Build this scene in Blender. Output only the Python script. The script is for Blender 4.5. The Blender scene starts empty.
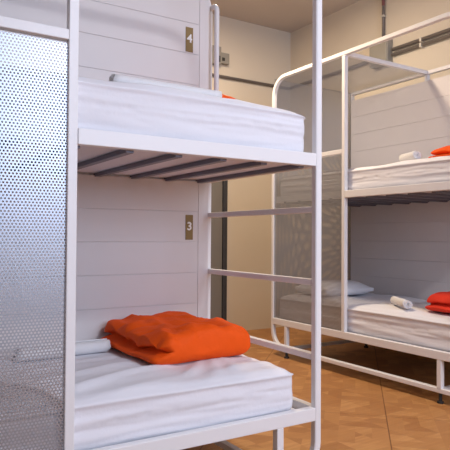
import bpy, bmesh, math, random
from mathutils import Vector, Matrix, noise
random.seed(4)
S = bpy.context.scene
COL = S.collection
PI = math.pi

# ------------------------------------------------------------------ helpers
class MB:
    """collects shapes for one mesh"""
    def __init__(self): self.v = []; self.f = []; self.s = []
    def add(self, vs, fs, smooth=False):
        n = len(self.v); self.v += [tuple(p) for p in vs]
        self.f += [tuple(i + n for i in f) for f in fs]; self.s += [smooth] * len(fs)
        return self
    def box(self, x0, x1, y0, y1, z0, z1, b=0.003):
        """box with chamfered edges"""
        b = min(b, abs(x1-x0)*.45, abs(y1-y0)*.45, abs(z1-z0)*.45)
        if b <= 0:
            vs = [(x, y, z) for x in (x0, x1) for y in (y0, y1) for z in (z0, z1)]
            return self.add(vs, [(0,1,3,2),(4,6,7,5),(0,4,5,1),(2,3,7,6),(0,2,6,4),(1,5,7,3)])
        bm = bmesh.new()
        M = Matrix.Translation(((x0+x1)/2, (y0+y1)/2, (z0+z1)/2)) @ Matrix.Diagonal((x1-x0, y1-y0, z1-z0, 1))
        bmesh.ops.create_cube(bm, size=1, matrix=M)
        bmesh.ops.bevel(bm, geom=list(bm.edges), offset=b, segments=2, affect='EDGES', profile=.5)
        bm.verts.index_update()
        self.add([v.co[:] for v in bm.verts], [[v.index for v in f.verts] for f in bm.faces])
        bm.free(); return self
    def tube(self, pts, sec, up=(0, 0, 1), closed=False, cap=True, smooth=False):
        """sweep a section (list of 2D points) along a path"""
        pts = [Vector(p) for p in pts]; n = len(pts); m = len(sec); vs = []; up = Vector(up)
        for i, p in enumerate(pts):
            a = pts[(i-1) % n] if (closed or i > 0) else None
            c = pts[(i+1) % n] if (closed or i < n-1) else None
            d1 = (p-a).normalized() if a is not None else None
            d2 = (c-p).normalized() if c is not None else None
            t = ((d1 or d2) + (d2 or d1)).normalized()
            sx = t.cross(up)
            if sx.length < 1e-4: sx = t.cross(Vector((1, 0, 0)))
            sx.normalize(); sy = sx.cross(t).normalized()
            k = 1 / max(.5, t.dot(d1 or d2))
            # 'up' is the plane normal of a bent path: stretch only the in-plane side
            for (u, w) in sec: vs.append(p + sx*u*k + sy*w)
        fs = []
        for i in range(n if closed else n-1):
            j = (i+1) % n
            for q in range(m):
                r = (q+1) % m; fs.append((i*m+q, i*m+r, j*m+r, j*m+q))
        if cap and not closed:
            fs.append(tuple(range(m))[::-1]); fs.append(tuple((n-1)*m+q for q in range(m)))
        return self.add(vs, fs, smooth)
    def build(self, name, mat, parent=None):
        me = bpy.data.meshes.new(name); me.from_pydata(self.v, [], self.f)
        me.polygons.foreach_set('use_smooth', self.s)
        bm = bmesh.new(); bm.from_mesh(me); bmesh.ops.recalc_face_normals(bm, faces=bm.faces); bm.to_mesh(me); bm.free()
        me.materials.append(mat); me.update()
        o = bpy.data.objects.new(name, me); COL.objects.link(o)
        if parent: o.parent = parent
        return o

def circ(r, n=12): return [(r*math.cos(2*PI*i/n), r*math.sin(2*PI*i/n)) for i in range(n)]
def sq(w, h, c=.004):
    a, b = w/2, h/2
    return [(a-c,-b),(a,-b+c),(a,b-c),(a-c,b),(-a+c,b),(-a,b-c),(-a,-b+c),(-a+c,-b)]
def fillet(pts, r, closed=False, n=7):
    out = []; P = [Vector(p) for p in pts]; N = len(P)
    rs = r if isinstance(r, (list, tuple)) else [r]*N
    for i, p in enumerate(P):
        if not closed and i in (0, N-1): out.append(p); continue
        r = rs[i]; a = (P[(i-1) % N]-p); b = (P[(i+1) % N]-p); a.normalize(); b.normalize()
        ang = a.angle(b); d = r/math.tan(ang/2); c = p + (a+b).normalized()*(r/math.sin(ang/2))
        s = p+a*d-c; e = p+b*d-c
        for k in range(n+1):
            t = k/n; om = s.angle(e)
            out.append(c + (s*math.sin((1-t)*om)+e*math.sin(t*om))/math.sin(om))
    return out

def tag(o, label=None, cat=None, group=None, kind=None):
    if label: o['label'] = label
    if cat: o['category'] = cat
    if group: o['group'] = group
    if kind: o['kind'] = kind
    return o
def empty(name, loc, rz=0):
    o = bpy.data.objects.new(name, None); COL.objects.link(o); o.location = loc; o.rotation_euler = (0, 0, rz); o.empty_display_size = .1
    return o
def copy_tree(o, parent=None):
    c = o.copy(); COL.objects.link(c); c.parent = parent
    for ch in list(o.children): copy_tree(ch, c)
    return c

def soft_box(sx, sy, sz, r, step, disp=None, zstep=None):
    """dense rounded box, base at z=0, centred in x,y; disp(Vector)->Vector moves each point"""
    zs = zstep or step
    nx, ny, nz = max(4, round(sx/step)), max(4, round(sy/step)), max(4, round(sz/zs))
    idx = {}; vs = []; fs = []
    def vert(i, j, k):
        key = (i, j, k)
        if key in idx: return idx[key]
        def warp(i, n, s):   # denser near ends
            t = i/n; return (t-.5)*s
        p = Vector((warp(i, nx, sx), warp(j, ny, sy), warp(k, nz, sz)))
        q = Vector((max(-sx/2+r, min(sx/2-r, p.x)), max(-sy/2+r, min(sy/2-r, p.y)), max(-sz/2+r, min(sz/2-r, p.z))))
        d = p-q
        if d.length > 1e-6:
            m = max(abs(d.x), abs(d.y), abs(d.z)); p = q + d.normalized()*m
        p.z += sz/2
        if disp: p = disp(p)
        idx[key] = len(vs); vs.append(p); return idx[key]
    def face(a, b, c, d): fs.append((a, b, c, d))
    for i in range(nx):
        for j in range(ny):
            for k in (0, nz): face(vert(i,j,k), vert(i+1,j,k), vert(i+1,j+1,k), vert(i,j+1,k))
    for i in range(nx):
        for k in range(nz):
            for j in (0, ny): face(vert(i,j,k), vert(i+1,j,k), vert(i+1,j,k+1), vert(i,j,k+1))
    for j in range(ny):
        for k in range(nz):
            for i in (0, nx): face(vert(i,j,k), vert(i,j+1,k), vert(i,j+1,k+1), vert(i,j,k+1))
    return MB().add(vs, fs, True)

# ------------------------------------------------------------------ materials
def mat(name, col, rough=.5, metal=0, spec=.5, bump=None, var=None, sheen=0):
    m = bpy.data.materials.new(name); m.use_nodes = True
    nt = m.node_tree; b = nt.nodes['Principled BSDF']
    b.inputs['Base Color'].default_value = (*col, 1); b.inputs['Roughness'].default_value = rough
    b.inputs['Metallic'].default_value = metal; b.inputs['Specular IOR Level'].default_value = spec
    if sheen: b.inputs['Sheen Weight'].default_value = sheen
    tc = nt.nodes.new('ShaderNodeTexCoord')
    if var:
        sc, amt = var; n = nt.nodes.new('ShaderNodeTexNoise'); n.inputs['Scale'].default_value = sc; n.inputs['Detail'].default_value = 4
        mx = nt.nodes.new('ShaderNodeMix'); mx.data_type = 'RGBA'
        mx.inputs['A'].default_value = (*[c*(1-amt) for c in col], 1); mx.inputs['B'].default_value = (*[min(1, c*(1+amt)) for c in col], 1)
        nt.links.new(tc.outputs['Object'], n.inputs['Vector']); nt.links.new(n.outputs['Fac'], mx.inputs['Factor']); nt.links.new(mx.outputs['Result'], b.inputs['Base Color'])
    if bump:
        sc, st = bump; n = nt.nodes.new('ShaderNodeTexNoise'); n.inputs['Scale'].default_value = sc; n.inputs['Detail'].default_value = 5
        bp = nt.nodes.new('ShaderNodeBump'); bp.inputs['Strength'].default_value = st; bp.inputs['Distance'].default_value = .01
        nt.links.new(tc.outputs['Object'], n.inputs['Vector']); nt.links.new(n.outputs['Fac'], bp.inputs['Height']); nt.links.new(bp.outputs['Normal'], b.inputs['Normal'])
    return m
M_paint = mat('white_powder_coat', (.80, .79, .80), .42, var=(3, .02))
M_steel = mat('perforated_steel', (.41, .43, .475), .38, metal=.9, var=(1.5, .05))
M_panel = mat('white_laminate', (.74, .70, .69), .5, var=(2, .03))
M_board = mat('pale_bed_board', (.74, .74, .79), .7, var=(6, .04))
M_slat = mat('dark_steel_slat', (.16, .16, .20), .4, metal=.3)
M_sheet = mat('white_bed_sheet', (.76, .755, .80), .85, bump=(60, .12))
M_pillow = mat('white_pillow_cotton', (.82, .82, .85), .85, bump=(45, .15))
M_towel = mat('white_towelling', (.82, .81, .82), .95, bump=(400, .5), sheen=.3)
M_orange = mat('orange_comforter_fabric', (.86, .095, .004), .7, spec=.2, bump=(30, .5), var=(8, .08))
M_red = mat('red_orange_fleece', (.74, .03, .006), .85, bump=(160, .5), var=(12, .1))
M_wall = mat('cream_wall_plaster', (.74, .66, .545), .85, bump=(30, .05), var=(1.2, .04))
M_wall2 = mat('pale_grey_blue_wall_plaster', (.60, .62, .66), .85, bump=(30, .05), var=(1.2, .04))
M_ceil = mat('ceiling_plaster', (.62, .56, .52), .9, bump=(20, .05), var=(1, .03))
M_brass = mat('bronze_plate', (.25, .16, .055), .45, metal=.3, var=(30, .08))
M_num = mat('white_numeral_enamel', (.88, .86, .84), .5)
M_rubber = mat('black_rubber', (.02, .02, .02), .6)
M_conduit = mat('grey_conduit', (.20, .175, .165), .5, metal=.1)
M_box = mat('grey_box_plastic', (.34, .32, .28), .5, metal=.1, var=(10, .05))
M_socket = mat('dark_socket', (.05, .045, .04), .5)
M_clip = mat('galvanised_clip', (.75, .72, .66), .35, metal=.6)
M_redcond = mat('maroon_conduit', (.22, .08, .08), .5)
M_door = mat('grey_brown_door_paint', (.20, .18, .155), .55, var=(2, .05))
M_frame = mat('dark_door_frame', (.045, .045, .05), .5)
M_white = mat('white_trim_paint', (.78, .76, .72), .5)

def floor_material():
    m = bpy.data.materials.new('parquet_panels'); m.use_nodes = True; nt = m.node_tree; b = nt.nodes['Principled BSDF']
    N = nt.nodes.new; L = nt.links.new
    def math_(op, a, b_=None, c=None):
        n = N('ShaderNodeMath'); n.operation = op
        for i, x in enumerate((a, b_, c)):
            if x is None: continue
            if isinstance(x, (int, float)): n.inputs[i].default_value = x
            else: L(x, n.inputs[i])
        return n.outputs[0]
    tc = N('ShaderNodeTexCoord'); sp = N('ShaderNodeSeparateXYZ'); L(tc.outputs['Object'], sp.inputs[0])
    X, Y = sp.outputs[0], sp.outputs[1]
    # panel grid, turned 45 degrees to the room
    U = math_('MULTIPLY', math_('ADD', math_('SUBTRACT', Y, X), .24), .7071/.9)
    V = math_('MULTIPLY', math_('ADD', math_('ADD', X, Y), .2), .7071/.9)
    def edge(t, w):
        f = math_('FRACT', t); d = math_('MINIMUM', f, math_('SUBTRACT', 1, f)); return math_('LESS_THAN', d, w)
    seamU = edge(U, .0035); seamV = edge(V, .0022)
    # basket weave of strips, in the room's axes, cut by diagonals
    c = .26
    a = math_('MULTIPLY', U, .9/c*1.0); bq = math_('MULTIPLY', V, .9/c*1.0)
    fa, fb = math_('FLOOR', a), math_('FLOOR', bq); ra, rb = math_('FRACT', a), math_('FRACT', bq)
    par = math_('GREATER_THAN', math_('ABSOLUTE', math_('MODULO', math_('ADD', fa, fb), 2)), .5)
    tri1 = math_('GREATER_THAN', ra, rb); tri2 = math_('GREATER_THAN', math_('ADD', ra, rb), 1)
    st_a = math_('FLOOR', math_('MULTIPLY', ra, 3)); st_b = math_('FLOOR', math_('MULTIPLY', rb, 3))
    mixs = N('ShaderNodeMix'); L(par, mixs.inputs['Factor']); L(st_a, mixs.inputs['A']); L(st_b, mixs.inputs['B'])
    cv = N('ShaderNodeCombineXYZ'); L(fa, cv.inputs[0]); L(fb, cv.inputs[1])
    L(math_('ADD', math_('ADD', math_('MULTIPLY', tri1, 7), math_('MULTIPLY', tri2, 13)), mixs.outputs['Result']), cv.inputs[2])
    wn = N('ShaderNodeTexWhiteNoise'); L(cv.outputs[0], wn.inputs['Vector'])
    gr = N('ShaderNodeTexNoise'); gr.inputs['Scale'].default_value = 5; gr.inputs['Detail'].default_value = 5
    mp = N('ShaderNodeMapping'); mp.inputs['Scale'].default_value = (1, 9, 1); mp.inputs['Rotation'].default_value = (0, 0, .785)
    L(tc.outputs['Object'], mp.inputs[0]); L(mp.outputs[0], gr.inputs['Vector'])
    ramp = N('ShaderNodeValToRGB'); e = ramp.color_ramp.elements
    e[0].position = 0; e[0].color = (.31, .125, .040, 1); e[1].position = 1; e[1].color = (.68, .37, .15, 1)
    e2 = ramp.color_ramp.elements.new(.6); e2.color = (.46, .22, .075, 1)
    val = math_('ADD', math_('MULTIPLY', wn.outputs['Value'], .46), math_('MULTIPLY', gr.outputs['Fac'], .5)); L(val, ramp.inputs[0])
    mx = N('ShaderNodeMix'); mx.data_type = 'RGBA'; mx.inputs['B'].default_value = (.13, .045, .016, 1)
    L(math_('MULTIPLY', math_('MAXIMUM', seamU, seamV), .75), mx.inputs['Factor']); L(ramp.outputs[0], mx.inputs['A'])
    L(mx.outputs['Result'], b.inputs['Base Color']); b.inputs['Roughness'].default_value = .42
    b.inputs['Specular IOR Level'].default_value = .35
    return m
M_floor = floor_material()

# ------------------------------------------------------------------ the room
WX, WY, ZC = 4.182, 5.236, 3.384
LX, BY = -1.9, -2.3
T = .12
def struct(o): return tag(o, kind='structure')
struct(MB().box(LX-T, WX+T, BY-T, WY+T, -.1, 0, 0).build('floor', M_floor))
struct(MB().box(LX-T, WX+T, BY-T, WY+T, ZC, ZC+.1, 0).build('ceiling', M_ceil))
struct(MB().box(WX, WX+T, BY-T, WY+T, 0, ZC, 0).build('wall_right', M_wall))
struct(MB().box(LX-T, LX, BY-T, WY+T, 0, ZC, 0).build('wall_left', M_wall2))
struct(MB().box(LX, WX, WY, WY+T, 0, ZC, 0).build('wall_back', M_wall))
# wall behind the camera with its window opening
wx0, wx1, wz0, wz1 = .9, 3.0, 1.4, 3.1
wb = MB()
wb.box(LX, wx0, BY-T, BY, 0, ZC, 0).box(wx1, WX, BY-T, BY, 0, ZC, 0).box(wx0, wx1, BY-T, BY, 0, wz0, 0).box(wx0, wx1, BY-T, BY, wz1, ZC, 0)
struct(wb.build('wall_front', M_wall2))
fr = MB()
for a in (wx0, (wx0+wx1)/2-.02, wx1-.05): fr.box(a, a+.05, BY-.09, BY-.04, wz0, wz1)
fr.box(wx0, wx1, BY-.09, BY-.04, wz0, wz0+.05).box(wx0, wx1, BY-.09, BY-.04, wz1-.05, wz1)
struct(fr.build('window_1', M_white))
# door in the far wall
d = MB(); d.box(2.36, 3.245, WY-.035, WY-.002, .005, 2.08)
d.box(2.47, 3.13, WY-.041, WY-.036, .2, .95).box(2.47, 3.13, WY-.041, WY-.036, 1.1, 1.95)
do = struct(d.build('door_1', M_door))
hd = MB().box(2.42, 2.54, WY-.07, WY-.056, 1.02, 1.04).box(2.42, 2.44, WY-.07, WY-.035, 1.015, 1.045).build('door_handle', M_clip, do)
f2 = MB().box(3.25, 3.30, WY-.05, WY, 0, 2.14).box(2.30, 2.355, WY-.05, WY, 0, 2.14).box(2.355, 3.25, WY-.05, WY, 2.085, 2.14)
struct(f2.build('trim_1', M_frame))

# ------------------------------------------------------------------ bunk bed
L, W = 1.945, .93
TS = .032          # tube size
ZT, ZLO, ZUP = 2.42, .322, 1.372
RH = .053
def perf(w, h, P=.0111, r=.00335):
    """sheet of w x h in local x, z with hexagonally set round holes"""
    R = P/math.sqrt(3); dz = P*math.sqrt(3)/2; vs = []; fs = []
    ci = [(math.sin(k*PI/3), math.cos(k*PI/3)) for k in range(6)]
    n = 0
    for j in range(int(h/dz)):
        z = (j+.5)*dz
        for i in range(int(w/P)):
            x = (i+.5+.5*(j % 2))*P
            for (s, c) in ci: vs.append((x+R*s, 0, z+R*c))
            for (s, c) in ci: vs.append((x+r*s, 0, z+r*c))
            for k in range(6):
                q = (k+1) % 6; fs.append((n+k, n+q, n+6+q, n+6+k))
            n += 12
    return vs, fs
def perf_obj(name, w, h, parent, rot, loc, r=.0038):
    vs, fs = perf(w, h, r=r)
    me = bpy.data.meshes.new(name); me.from_pydata(vs, [], fs); me.materials.append(M_steel)
    o = bpy.data.objects.new(name, me); COL.objects.link(o); o.parent = parent; o.rotation_euler = rot; o.location = loc
    return o
def planks(x0, x1, y0, y1, zs, stile):
    m = MB(); g = .0011
    for a, b in zip(zs[:-1], zs[1:]): m.box(x0, stile-g, y0, y1, a+g, b-g, .0015)
    m.box(stile+g, x1, y0, y1, zs[0]+g, zs[-1]-g, .0015)
    m.box(x0, x1, y0+.004, y1+.002, zs[0], zs[-1], 0)
    return m
def make_bunk():
    r = empty('bunk_bed', (0, 0, 0))
    q = TS/2
    zb = .079
    for y in (q, W-q):
        hr = .15 if y == q else .02
        pts = [(q, y, zb), (L-q, y, zb), (L-q, y, ZT-q), (q, y, ZT-q)]
        p = fillet(pts, [.14, .10, .15, hr], closed=True, n=8)
        MB().tube(p, sq(TS, TS), up=(0, 1, 0), closed=True).build('frame_hoop', M_paint, r)
    px = L-1.040
    for y in (0, W-TS): MB().box(px-TS, px, y, y+TS, ZLO, ZT-TS).build('middle_post', M_paint, r)
    for z in (ZLO, ZUP):
        for y in (0, W-TS):
            if z == ZUP and y == 0:   # behind the perforated panel the rail is set back
                MB().box(px+.0005, L-TS-.0005, -.0015, TS, z-RH, z).build('side_rail', M_paint, r)
                MB().box(TS+.0005, px, TS+.001, TS+.005, z-RH, z, .001).build('side_rail', M_paint, r)
            else: MB().box(TS+.0005, L-TS-.0005, y-.0015, y+TS, z-RH, z).build('side_rail', M_paint, r)
        for x in (0, L-TS): MB().box(x, x+TS, TS, W-TS, z-RH, z).build('end_rail', M_paint, r)
        MB().box(TS, L-TS-.01, TS, W-TS, z-.043, z-.032, .001).build('bed_board', M_board, r)
        for k in range(10):
            x = L-TS-.055-k*.19
            MB().box(x-.015, x+.015, TS, W-TS, z-.062, z-.044, .002).build('slat', M_slat, r)
    # guard rail over the perforated panel, ladder rungs, grab handle
    MB().box(TS, px-TS, 0, TS, 1.652, 1.686).build('guard_rail', M_paint, r)
    for z in (1.1526, .8488, .5396): MB().box(L-TS, L, TS, W-TS, z-.026, z).build('ladder_rung', M_paint, r)
    h = fillet([(L-q, W-q+.016, 1.40), (L-q, W-q+.016, 2.275), (L-q, W-q-.085, 2.275), (L-q, W-q-.085, 1.36)], .035, n=6)
    MB().tube(h, circ(.0135, 12), up=(1, 0, 0), smooth=True).build('grab_handle', M_paint, r)
    # canopy over the head
    MB().box(px-TS, px, TS, W-TS, ZT-TS, ZT).build('canopy_bar', M_paint, r)
    perf_obj('perforated_panel', px-TS-.014, ZUP+.27-ZLO, r, (0, 0, 0), (.014, .009, ZLO+.002))
    perf_obj('perforated_panel', W-TS-.004, ZT-ZLO-.01, r, (0, 0, PI/2), (.016, .016, ZLO+.002), r=.0029)
    perf_obj('perforated_canopy', px-TS-.01, W-TS-.01, r, (-PI/2, 0, 0), (.012, .016, ZT-.016))
    # connectors from rail to runner, cross runners, glides
    for x in (.187, L-.228):
        for y in (0, W-TS):
            MB().box(x, x+TS, y, y+TS, .085, ZLO-RH).build('leg', M_paint, r)
            g = MB().tube([(x+q, y+q, 0), (x+q, y+q, .012)], circ(.02, 14), up=(1, 0, 0)).tube([(x+q, y+q, .012), (x+q, y+q, .066)], circ(.011, 12), up=(1, 0, 0))
            g.build('floor_glide', M_rubber, r)
        MB().box(x, x+TS, TS, W-TS, .065, .093).build('cross_runner', M_paint, r)
    # plank panels between the beds and the wall
    zl = [.344+.1625*k for k in range(7)]; zu = [1.341+.165*k for k in range(7)]
    stile = L-.094
    planks(TS+.01, L-.03, W-.05, W-.032, zl, stile).build('plank_panel', M_panel, r)
    planks(TS+.01, L-.03, W-.05, W-.032, zu, stile).build('plank_panel', M_panel, r)
    return r
bunkA = make_bunk()

def plate(digit, x, z, y, parent):
    p = MB().box(x-.022, x+.022, y-.004, y, z-.066, z+.066, .001).build('number_plate', M_brass, parent)
    c = bpy.data.curves.new('numeral', 'FONT'); c.body = digit; c.size = .060; c.extrude = .0008; c.offset = .0016
    c.align_x = 'CENTER'; c.align_y = 'CENTER'
    t = bpy.data.objects.new('tmp', c); COL.objects.link(t)
    bpy.context.view_layer.update()
    me = bpy.data.meshes.new_from_object(t); me.name = 'numeral'; me.materials.clear(); me.materials.append(M_num)
    bpy.data.objects.remove(t)
    o = bpy.data.objects.new('numeral', me); COL.objects.link(o); o.parent = p
    o.rotation_euler = (PI/2, 0, 0); o.location = (x, y-.0052, z+.004)
    o['label'] = 'white numeral ' + digit

bunkB = copy_tree(bunkA)
AX, AY = 1.629-L, 1.8254
bunkA.location = (AX, AY, 0)
bunkB.location = (3.046, 4.072, 0); bunkB.rotation_euler = (0, 0, -PI/2); bunkB.scale = (1, 1.045, 1)
plate('4', 1.472-AX, 2.074, W-.0495, bunkA)
plate('3', 1.480-AX, 1.072, W-.0495, bunkA)
tag(bunkA, 'white metal bunk bed nearest the camera, with plates 4 and 3 on its plank panel', 'bunk bed', 'bunk beds')
tag(bunkB, 'white metal bunk bed standing along the right wall below the grey conduits', 'bunk bed', 'bunk beds')

# ------------------------------------------------------------------ mattresses
def fold_noise(p, s, o=0): return noise.noise(Vector((p.x*s[0]+o, p.y*s[1]+o*1.7, p.z*s[2])))
def mattress(name, sx, sy, sz, seed, ridges=()):
    def disp(p):
        ex = abs(p.x)/(sx/2); ey = abs(p.y)/(sy/2)
        top = max(0, (p.z-sz*.8)/(sz*.2))
        side = max(0, (ey-.93)/.07); end = max(0, (ex-.96)/.04)
        n1 = fold_noise(p, (1.5, 6, 24), seed); n2 = 1-2*abs(fold_noise(p, (3.5, 10, 38), seed+5)); n3 = noise.noise(Vector((p.x*3+seed, p.y*3, 0)))
        # long soft creases of the stretched cover on the sides
        off = (n1*.008+n2*.004-.007)*min(1, side)*math.sin(PI*min(1, max(0, p.z/sz)))
        p.y += math.copysign(off, p.y)
        p.x += math.copysign((n1*.005-.003)*min(1, end), p.x)
        # turned-over hem: a slight lip near the top edge
        lip = math.exp(-((p.z-sz*.86)/(.010))**2)*.010*(1 if max(side, end) > .05 else 0)
        p.y += math.copysign(lip*min(1, side), p.y); p.x += math.copysign(lip*min(1, end), p.x)
        if top > 0:
            r1 = abs(noise.noise(Vector((p.x*1.6+p.y*2.2+seed, p.y*7-p.x*2, seed))))
            rd = 0
            for (ax_, ay_, bx_, by_, hgt) in ridges:   # creases where the sheet has ridden up
                dx, dy = bx_-ax_, by_-ay_; ll = math.hypot(dx, dy)
                t = max(0, min(1, ((p.x-ax_)*dx+(p.y-ay_)*dy)/ll**2)); dd = math.hypot(p.x-ax_-t*dx, p.y-ay_-t*dy)
                rd += hgt*math.exp(-(dd/.022)**2)
            p.z += top*(n3*.014 + (.5-r1)*.016 + rd - .014*max(ex, 0)**10 - .03*ex**45 - .008*ey**6)
        # row of air eyelets
        if side > .5 and abs(p.z-sz*.55) < .01 and (round(p.x/.012) % 9) == 0: p.y -= math.copysign(.004, p.y)
        return p
    m = soft_box(sx, sy, sz, .042, .016, disp, zstep=.006)
    return m.build(name, M_sheet)
def put(o, x, y, z, rz=0): o.location = (x, y, z); o.rotation_euler = (0, 0, rz); return o
ML, MW = 1.80, .82
G = 'mattresses in white fitted sheets'
for (nm, h, x, y, z, rz, lab, ln) in (
        (0, .205, 0, 0, ZLO-.031, 0, 'mattress in a white sheet on the lower bunk beside plate 3', 1.78),
        (1, .226, .05, 0, ZUP-.031, 0, 'mattress in a white sheet on the upper bunk beside plate 4', 1.83)):
    rg = [(.0, -.31, .42, -.16, .014), (.42, -.16, .70, -.10, .010), (.45, -.30, .62, -.12, .008), (.55, -.33, .66, -.12, .008), (.64, -.33, .70, -.1, .007), (-.1, -.2, .30, -.05, .008), (-.1, .0, .3, .12, .008)] if nm == 0 else []
    o = mattress('mattress', ln, MW, h, 3.1+nm*4.3, rg)
    x1 = 1.525 if nm == 0 else 1.583
    put(o, x1-ln/2, AY+.043+MW/2, z); tag(o, lab, 'mattress', G)
for (nm, h, z, lab) in ((2, .235, ZLO-.031, 'mattress in a white sheet on the lower right bunk under the red comforter'),
                        (3, .205, ZUP-.031, 'mattress in a white sheet on the upper right bunk')):
    o = mattress('mattress', 1.84, MW, h, 3.1+nm*4.3)
    put(o, 3.046+.050+MW/2, 4.03-.92, z, PI/2); tag(o, lab, 'mattress', G)

# ------------------------------------------------------------------ bedding
def comforter(name, sx, sy, sz, m, seed, quilt=1.0):
    """folded in two: a rounded fold in front, the open edges of both layers on the -x side"""
    def disp(p):
        u, v = p.x/(sx/2), p.y/(sy/2)
        t = p.z/sz
        # pinch between the two layers, deep on the open side, dying out towards the fold
        openside = max(0, min(1, (-u-.55)/.45)); back = max(0, min(1, (v-.6)/.4)); fr = max(0, min(1, (-v-.8)/.2))*max(0, min(1, -u-.2))
        g = math.exp(-((t-.42)/.11)**2)
        k = max(openside, back*.6, fr*.7)
        if k > 0:
            p.x += k*g*.055*(1 if u < -.5 else 0); p.y -= back*g*.03
        # upper layer set back a little at the left-hand edge, edges puffed
        p.x += openside*(.026 if t > .45 else -.012)
        n1 = noise.noise(Vector((p.x*7+seed, p.y*7, p.z*5))); n2 = noise.noise(Vector((p.x*16+seed, p.y*9, p.z*18+seed)))
        r = 1-abs(noise.noise(Vector((p.x*5+p.y*4+seed, p.y*3-p.x*6, p.z*9))))*2
        a = .35+.65*max(0, min(1, t*2))
        puff = (n1*.020+n2*.013 + (r-.4)*.020 - .010*math.exp(-(math.sin((p.x*.8+p.y+.1*n1)*PI/.15)/.25)**2))*quilt
        p.z += puff*a*min(1, t*1.6) - .022*max(0, abs(u)-.35)**2*t*2 - .02*max(0, v)**3*t
        p.x += n2*.008*a; p.y += n1*.014*a
        if t < .06: p.z = max(p.z, 0)
        return p
    b = soft_box(sx, sy, sz, min(.055, sz*.45), .0125, disp, zstep=.008)
    return b.build(name, m)
c1 = comforter('comforter', .485, .62, .135, M_orange, 1.3)
put(c1, 1.220, 2.385, .503, .03)
tag(c1, 'puffy orange comforter folded on the lower bunk beside plate 3', 'comforter', 'folded comforters')
c2 = comforter('comforter', .43, .46, .108, M_orange, 7.7, .3)
put(c2, 1.285, 2.42, 1.562, 0)
tag(c2, 'orange comforter on the upper bunk, just a sliver visible behind the grab handle', 'comforter', 'folded comforters')
c3 = comforter('comforter', .44, .43, .125, M_red, 4.1, .45)
put(c3, 3.42, 2.385, .537, 0)
tag(c3, 'red comforter folded in two layers on the lower right bunk at the photo edge', 'comforter', 'folded comforters')
c4 = comforter('comforter', .46, .42, .09, M_orange, 9.4, .5)
put(c4, 3.46, 2.37, 1.552, 0)
tag(c4, 'orange comforter on the upper right bunk, cut by the photo edge', 'comforter', 'folded comforters')

def pillow(sx, sy, sz, seed):
    def disp(p):
        u, v = abs(p.x)/(sx/2), abs(p.y)/(sy/2)
        k = max(.06, (1-u**3.0)*(1-v**3.0))**.55
        c = sz*.30; p.z = c*.9 + (p.z-sz/2)*k + noise.noise(Vector((p.x*8+seed, p.y*8, 0)))*.007
        p.x *= 1-.06*(1-v)*0 - .05*(1-v**2)*u; p.y *= 1-.06*(1-u**2)*v
        p.z = max(0, p.z); return p
    return soft_box(sx, sy, sz, .02, .02, disp).build('pillow', M_pillow)
p1 = pillow(.56, .40, .15, 2.0); put(p1, 3.44, 3.70, .541, .0)
tag(p1, 'white pillow on the lower right bunk, partly behind the perforated panel', 'pillow')

def towel_roll(length, rad, turns=4.2):
    """a strip rolled into a spiral, axis along local x, lying on z=0"""
    vs = []; fs = []; th = rad/turns*.80; n = int(turns*22); nl = 14
    for i in range(n+1):
        a = i/n*turns*2*PI; rr = rad*.12 + (rad*.88)*(i/n)
        for e in (rr, max(.001, rr-th)):
            for k in range(nl+1):
                x = (k/nl-.5)*length + (0.006*math.sin(a*1.3) if k in (0, nl) else 0)
                w = 1+.05*noise.noise(Vector((x*9, a*.7, 1)))
                vs.append((x, math.cos(a)*e*w*1.12, rad*.93+math.sin(a)*e*w*.93))
    st = 2*(nl+1)
    for i in range(n):
        b = i*st
        for k in range(nl):
            fs.append((b+k, b+k+1, b+st+k+1, b+st+k)); q = b+nl+1
            fs.append((q+k, q+st+k, q+st+k+1, q+k+1))
        for k in (0, nl):
            fs.append((b+k, b+st+k, b+st+nl+1+k, b+nl+1+k))
    for i in (0, n):
        b = i*st
        for k in range(nl): fs.append((b+k, b+k+1, b+nl+2+k, b+nl+1+k))
    return MB().add(vs, fs, True).build('rolled_towel', M_towel)
GT = 'rolled white towels'
t1 = towel_roll(.45, .027); put(t1, .985, 1.975, 1.563, 0)
tag(t1, 'long rolled white towel on the upper bunk beside plate 4', 'towel', GT)
t2 = towel_roll(.40, .034); put(t2, .755, 2.50, .498, .02)
tag(t2, 'rolled white towel left of the orange comforter, against the plank panel', 'towel', GT)
t3 = towel_roll(.26, .036, 3.2); put(t3, 3.22, 2.78, .538, 1.05)
tag(t3, 'rolled white towel left of the red comforter on the lower right bunk', 'towel', GT)
t4 = towel_roll(.20, .034, 3.2); put(t4, 3.24, 2.72, 1.556, 1.2)
tag(t4, 'rolled white towel left of the orange comforter on the upper right bunk', 'towel', GT)

# ------------------------------------------------------------------ conduits and boxes
def pipe(name, a, b, r, m, parent=None, clips=()):
    a, b = Vector(a), Vector(b); d = (b-a).normalized()
    up = (0, 0, 1) if abs(d.z) < .9 else (0, 1, 0)
    return MB().tube([a, b], circ(r, 12), up=up, smooth=True).build(name, m, parent)
def clip(c, axis, parent, wall):
    x, y, z = c; m = MB()
    if axis == 'y': m.box(x-.02, x+.02, y-.011, y+.011, z-.02, z+.02, .003)
    if axis == 'x': m.box(x-.011, x+.011, y-.02, y+.02, z-.02, z+.02, .003)
    if axis == 'z': m.box(x-.02, x+.02, y-.02, y+.02, z-.009, z+.009, .003)
    return m.build('clip', M_clip, parent)
zc = 2.728
cx = WX-.019
c = pipe('conduit', (LX+.3, WY-.018, zc), (WX-.034, WY-.018, zc), .0165, M_conduit)
clip((3.98, WY-.02, zc), 'x', c, 0)
tag(c, 'grey conduit running level across the far wall to the corner', 'conduit', 'wall conduits')
c = pipe('conduit', (cx, WY, zc+.005), (cx, 3.955, zc+.005), .0165, M_conduit)
tag(c, 'grey conduit between the far corner and the square junction box', 'conduit', 'wall conduits')
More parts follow.
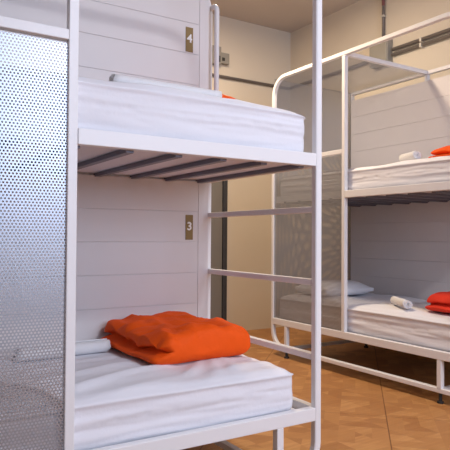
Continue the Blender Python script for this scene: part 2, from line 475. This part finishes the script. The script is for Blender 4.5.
c = pipe('conduit', (cx, 3.70, 2.772), (cx, BY+.2, 2.772), .0165, M_conduit); clip((cx, 3.375, 2.772), 'y', c, 0)
tag(c, 'upper of two parallel conduits leaving the junction box to the right', 'conduit', 'wall conduits')
c = pipe('conduit', (cx, 3.70, 2.722), (cx, BY+.2, 2.722), .0165, M_conduit); clip((cx, 3.375, 2.722), 'y', c, 0)
tag(c, 'lower of two parallel conduits leaving the junction box to the right', 'conduit', 'wall conduits')
c = pipe('conduit', (cx, 3.815, 2.885), (cx, 3.815, ZC), .0135, M_conduit); clip((cx, 3.815, 3.12), 'z', c, 0)
MB().tube([(cx, 3.815, 3.22), (cx, 3.815, ZC-.002)], circ(.0142, 12), up=(0, 1, 0), smooth=True).build('sleeve', M_redcond, c)
tag(c, 'vertical conduit rising from the junction box to the ceiling', 'conduit', 'wall conduits')
jb = MB().box(WX-.075, WX-.001, 3.715, 3.94, 2.645, 2.88, .006).box(WX-.083, WX-.0745, 3.725, 3.93, 2.655, 2.87, .004).build('junction_box', M_box)
for yy in (3.738, 3.917):
    for zz in (2.668, 2.857): MB().tube([(WX-.087, yy, zz), (WX-.082, yy, zz)], circ(.006, 8), up=(0, 0, 1)).build('cover_screw', M_clip, jb)
tag(jb, 'square grey junction box on the right wall above the right bunk', 'junction box')
sb = MB().box(3.05, 3.205, WY-.06, WY-.001, 2.84, 3.03, .005).box(3.2055, 3.31, WY-.055, WY-.001, 2.86, 2.975, .005).build('socket_box', M_box)
MB().box(3.14, 3.19, WY-.068, WY-.06, 2.865, 2.93, .004).box(3.215, 3.25, WY-.063, WY-.055, 2.885, 2.92, .004).build('socket', M_socket, sb)
tag(sb, 'grey socket box on the far wall seen behind the grab handle', 'socket box')

# ------------------------------------------------------------------ ceiling lamps (out of frame)
def ceiling_lamp(x, y, watts, lab, col=(1, .80, .58)):
    r = empty('ceiling_lamp', (x, y, ZC))
    MB().tube([(0, 0, -.03), (0, 0, 0)], circ(.20, 32), up=(1, 0, 0)).build('lamp_base', M_white, r)
    me = mat('lamp_glow', (.9, .85, .75)); b = me.node_tree.nodes['Principled BSDF']
    b.inputs['Emission Color'].default_value = (*col, 1); b.inputs['Emission Strength'].default_value = 3
    MB().tube([(0, 0, -.055), (0, 0, -.03)], circ(.18, 32), up=(1, 0, 0)).build('diffuser', me, r)
    ld = bpy.data.lights.new('lamp_light', 'AREA'); ld.shape = 'DISK'; ld.size = .3; ld.energy = watts; ld.color = col
    lo = bpy.data.objects.new('lamp_light', ld); COL.objects.link(lo); lo.location = (0, 0, -.07); lo.parent = r
    tag(r, lab, 'ceiling lamp', 'ceiling lamps')
ceiling_lamp(2.35, 3.75, 66, 'round white ceiling lamp near the far wall')
ceiling_lamp(1.9, -.7, 75, 'round white ceiling lamp near the window', (.86, .86, .93))

# daylight through the window behind the camera
ld = bpy.data.lights.new('window_daylight', 'AREA'); ld.shape = 'RECTANGLE'; ld.size = wx1-wx0-.1; ld.size_y = wz1-wz0-.1
ld.energy = 92; ld.color = (.62, .75, 1.0)
lo = bpy.data.objects.new('window_daylight', ld); COL.objects.link(lo); lo.location = ((wx0+wx1)/2, BY-.10, (wz0+wz1)/2)
lo.rotation_euler = (PI/2, 0, 0)    # shines towards +Y
w = bpy.data.worlds.new('sky'); S.world = w; w.use_nodes = True
w.node_tree.nodes['Background'].inputs[0].default_value = (.55, .72, 1, 1); w.node_tree.nodes['Background'].inputs[1].default_value = 1.5

# ------------------------------------------------------------------ camera
f, yaw, pit, rol, hh = 579.05, math.radians(32.2298), math.radians(1.1181), math.radians(.3751), 1.02555
F = Vector((math.sin(yaw)*math.cos(pit), math.cos(yaw)*math.cos(pit), math.sin(pit)))
R = Vector((math.cos(yaw), -math.sin(yaw), 0)); U = R.cross(F)
R2 = R*math.cos(rol)+U*math.sin(rol); U2 = -R*math.sin(rol)+U*math.cos(rol)
cd = bpy.data.cameras.new('camera'); cam = bpy.data.objects.new('camera', cd); COL.objects.link(cam)
m = Matrix((R2, U2, -F)).transposed().to_4x4(); m.translation = Vector((0, 0, hh)); cam.matrix_world = m
cd.sensor_fit = 'HORIZONTAL'; cd.sensor_width = 36; cd.lens = f/450*36; cd.clip_start = .05
S.camera = cam
S.view_settings.view_transform = 'Standard'; S.view_settings.look = 'None'; S.view_settings.gamma = 1; S.view_settings.exposure = 0
S.view_settings.use_curve_mapping = False
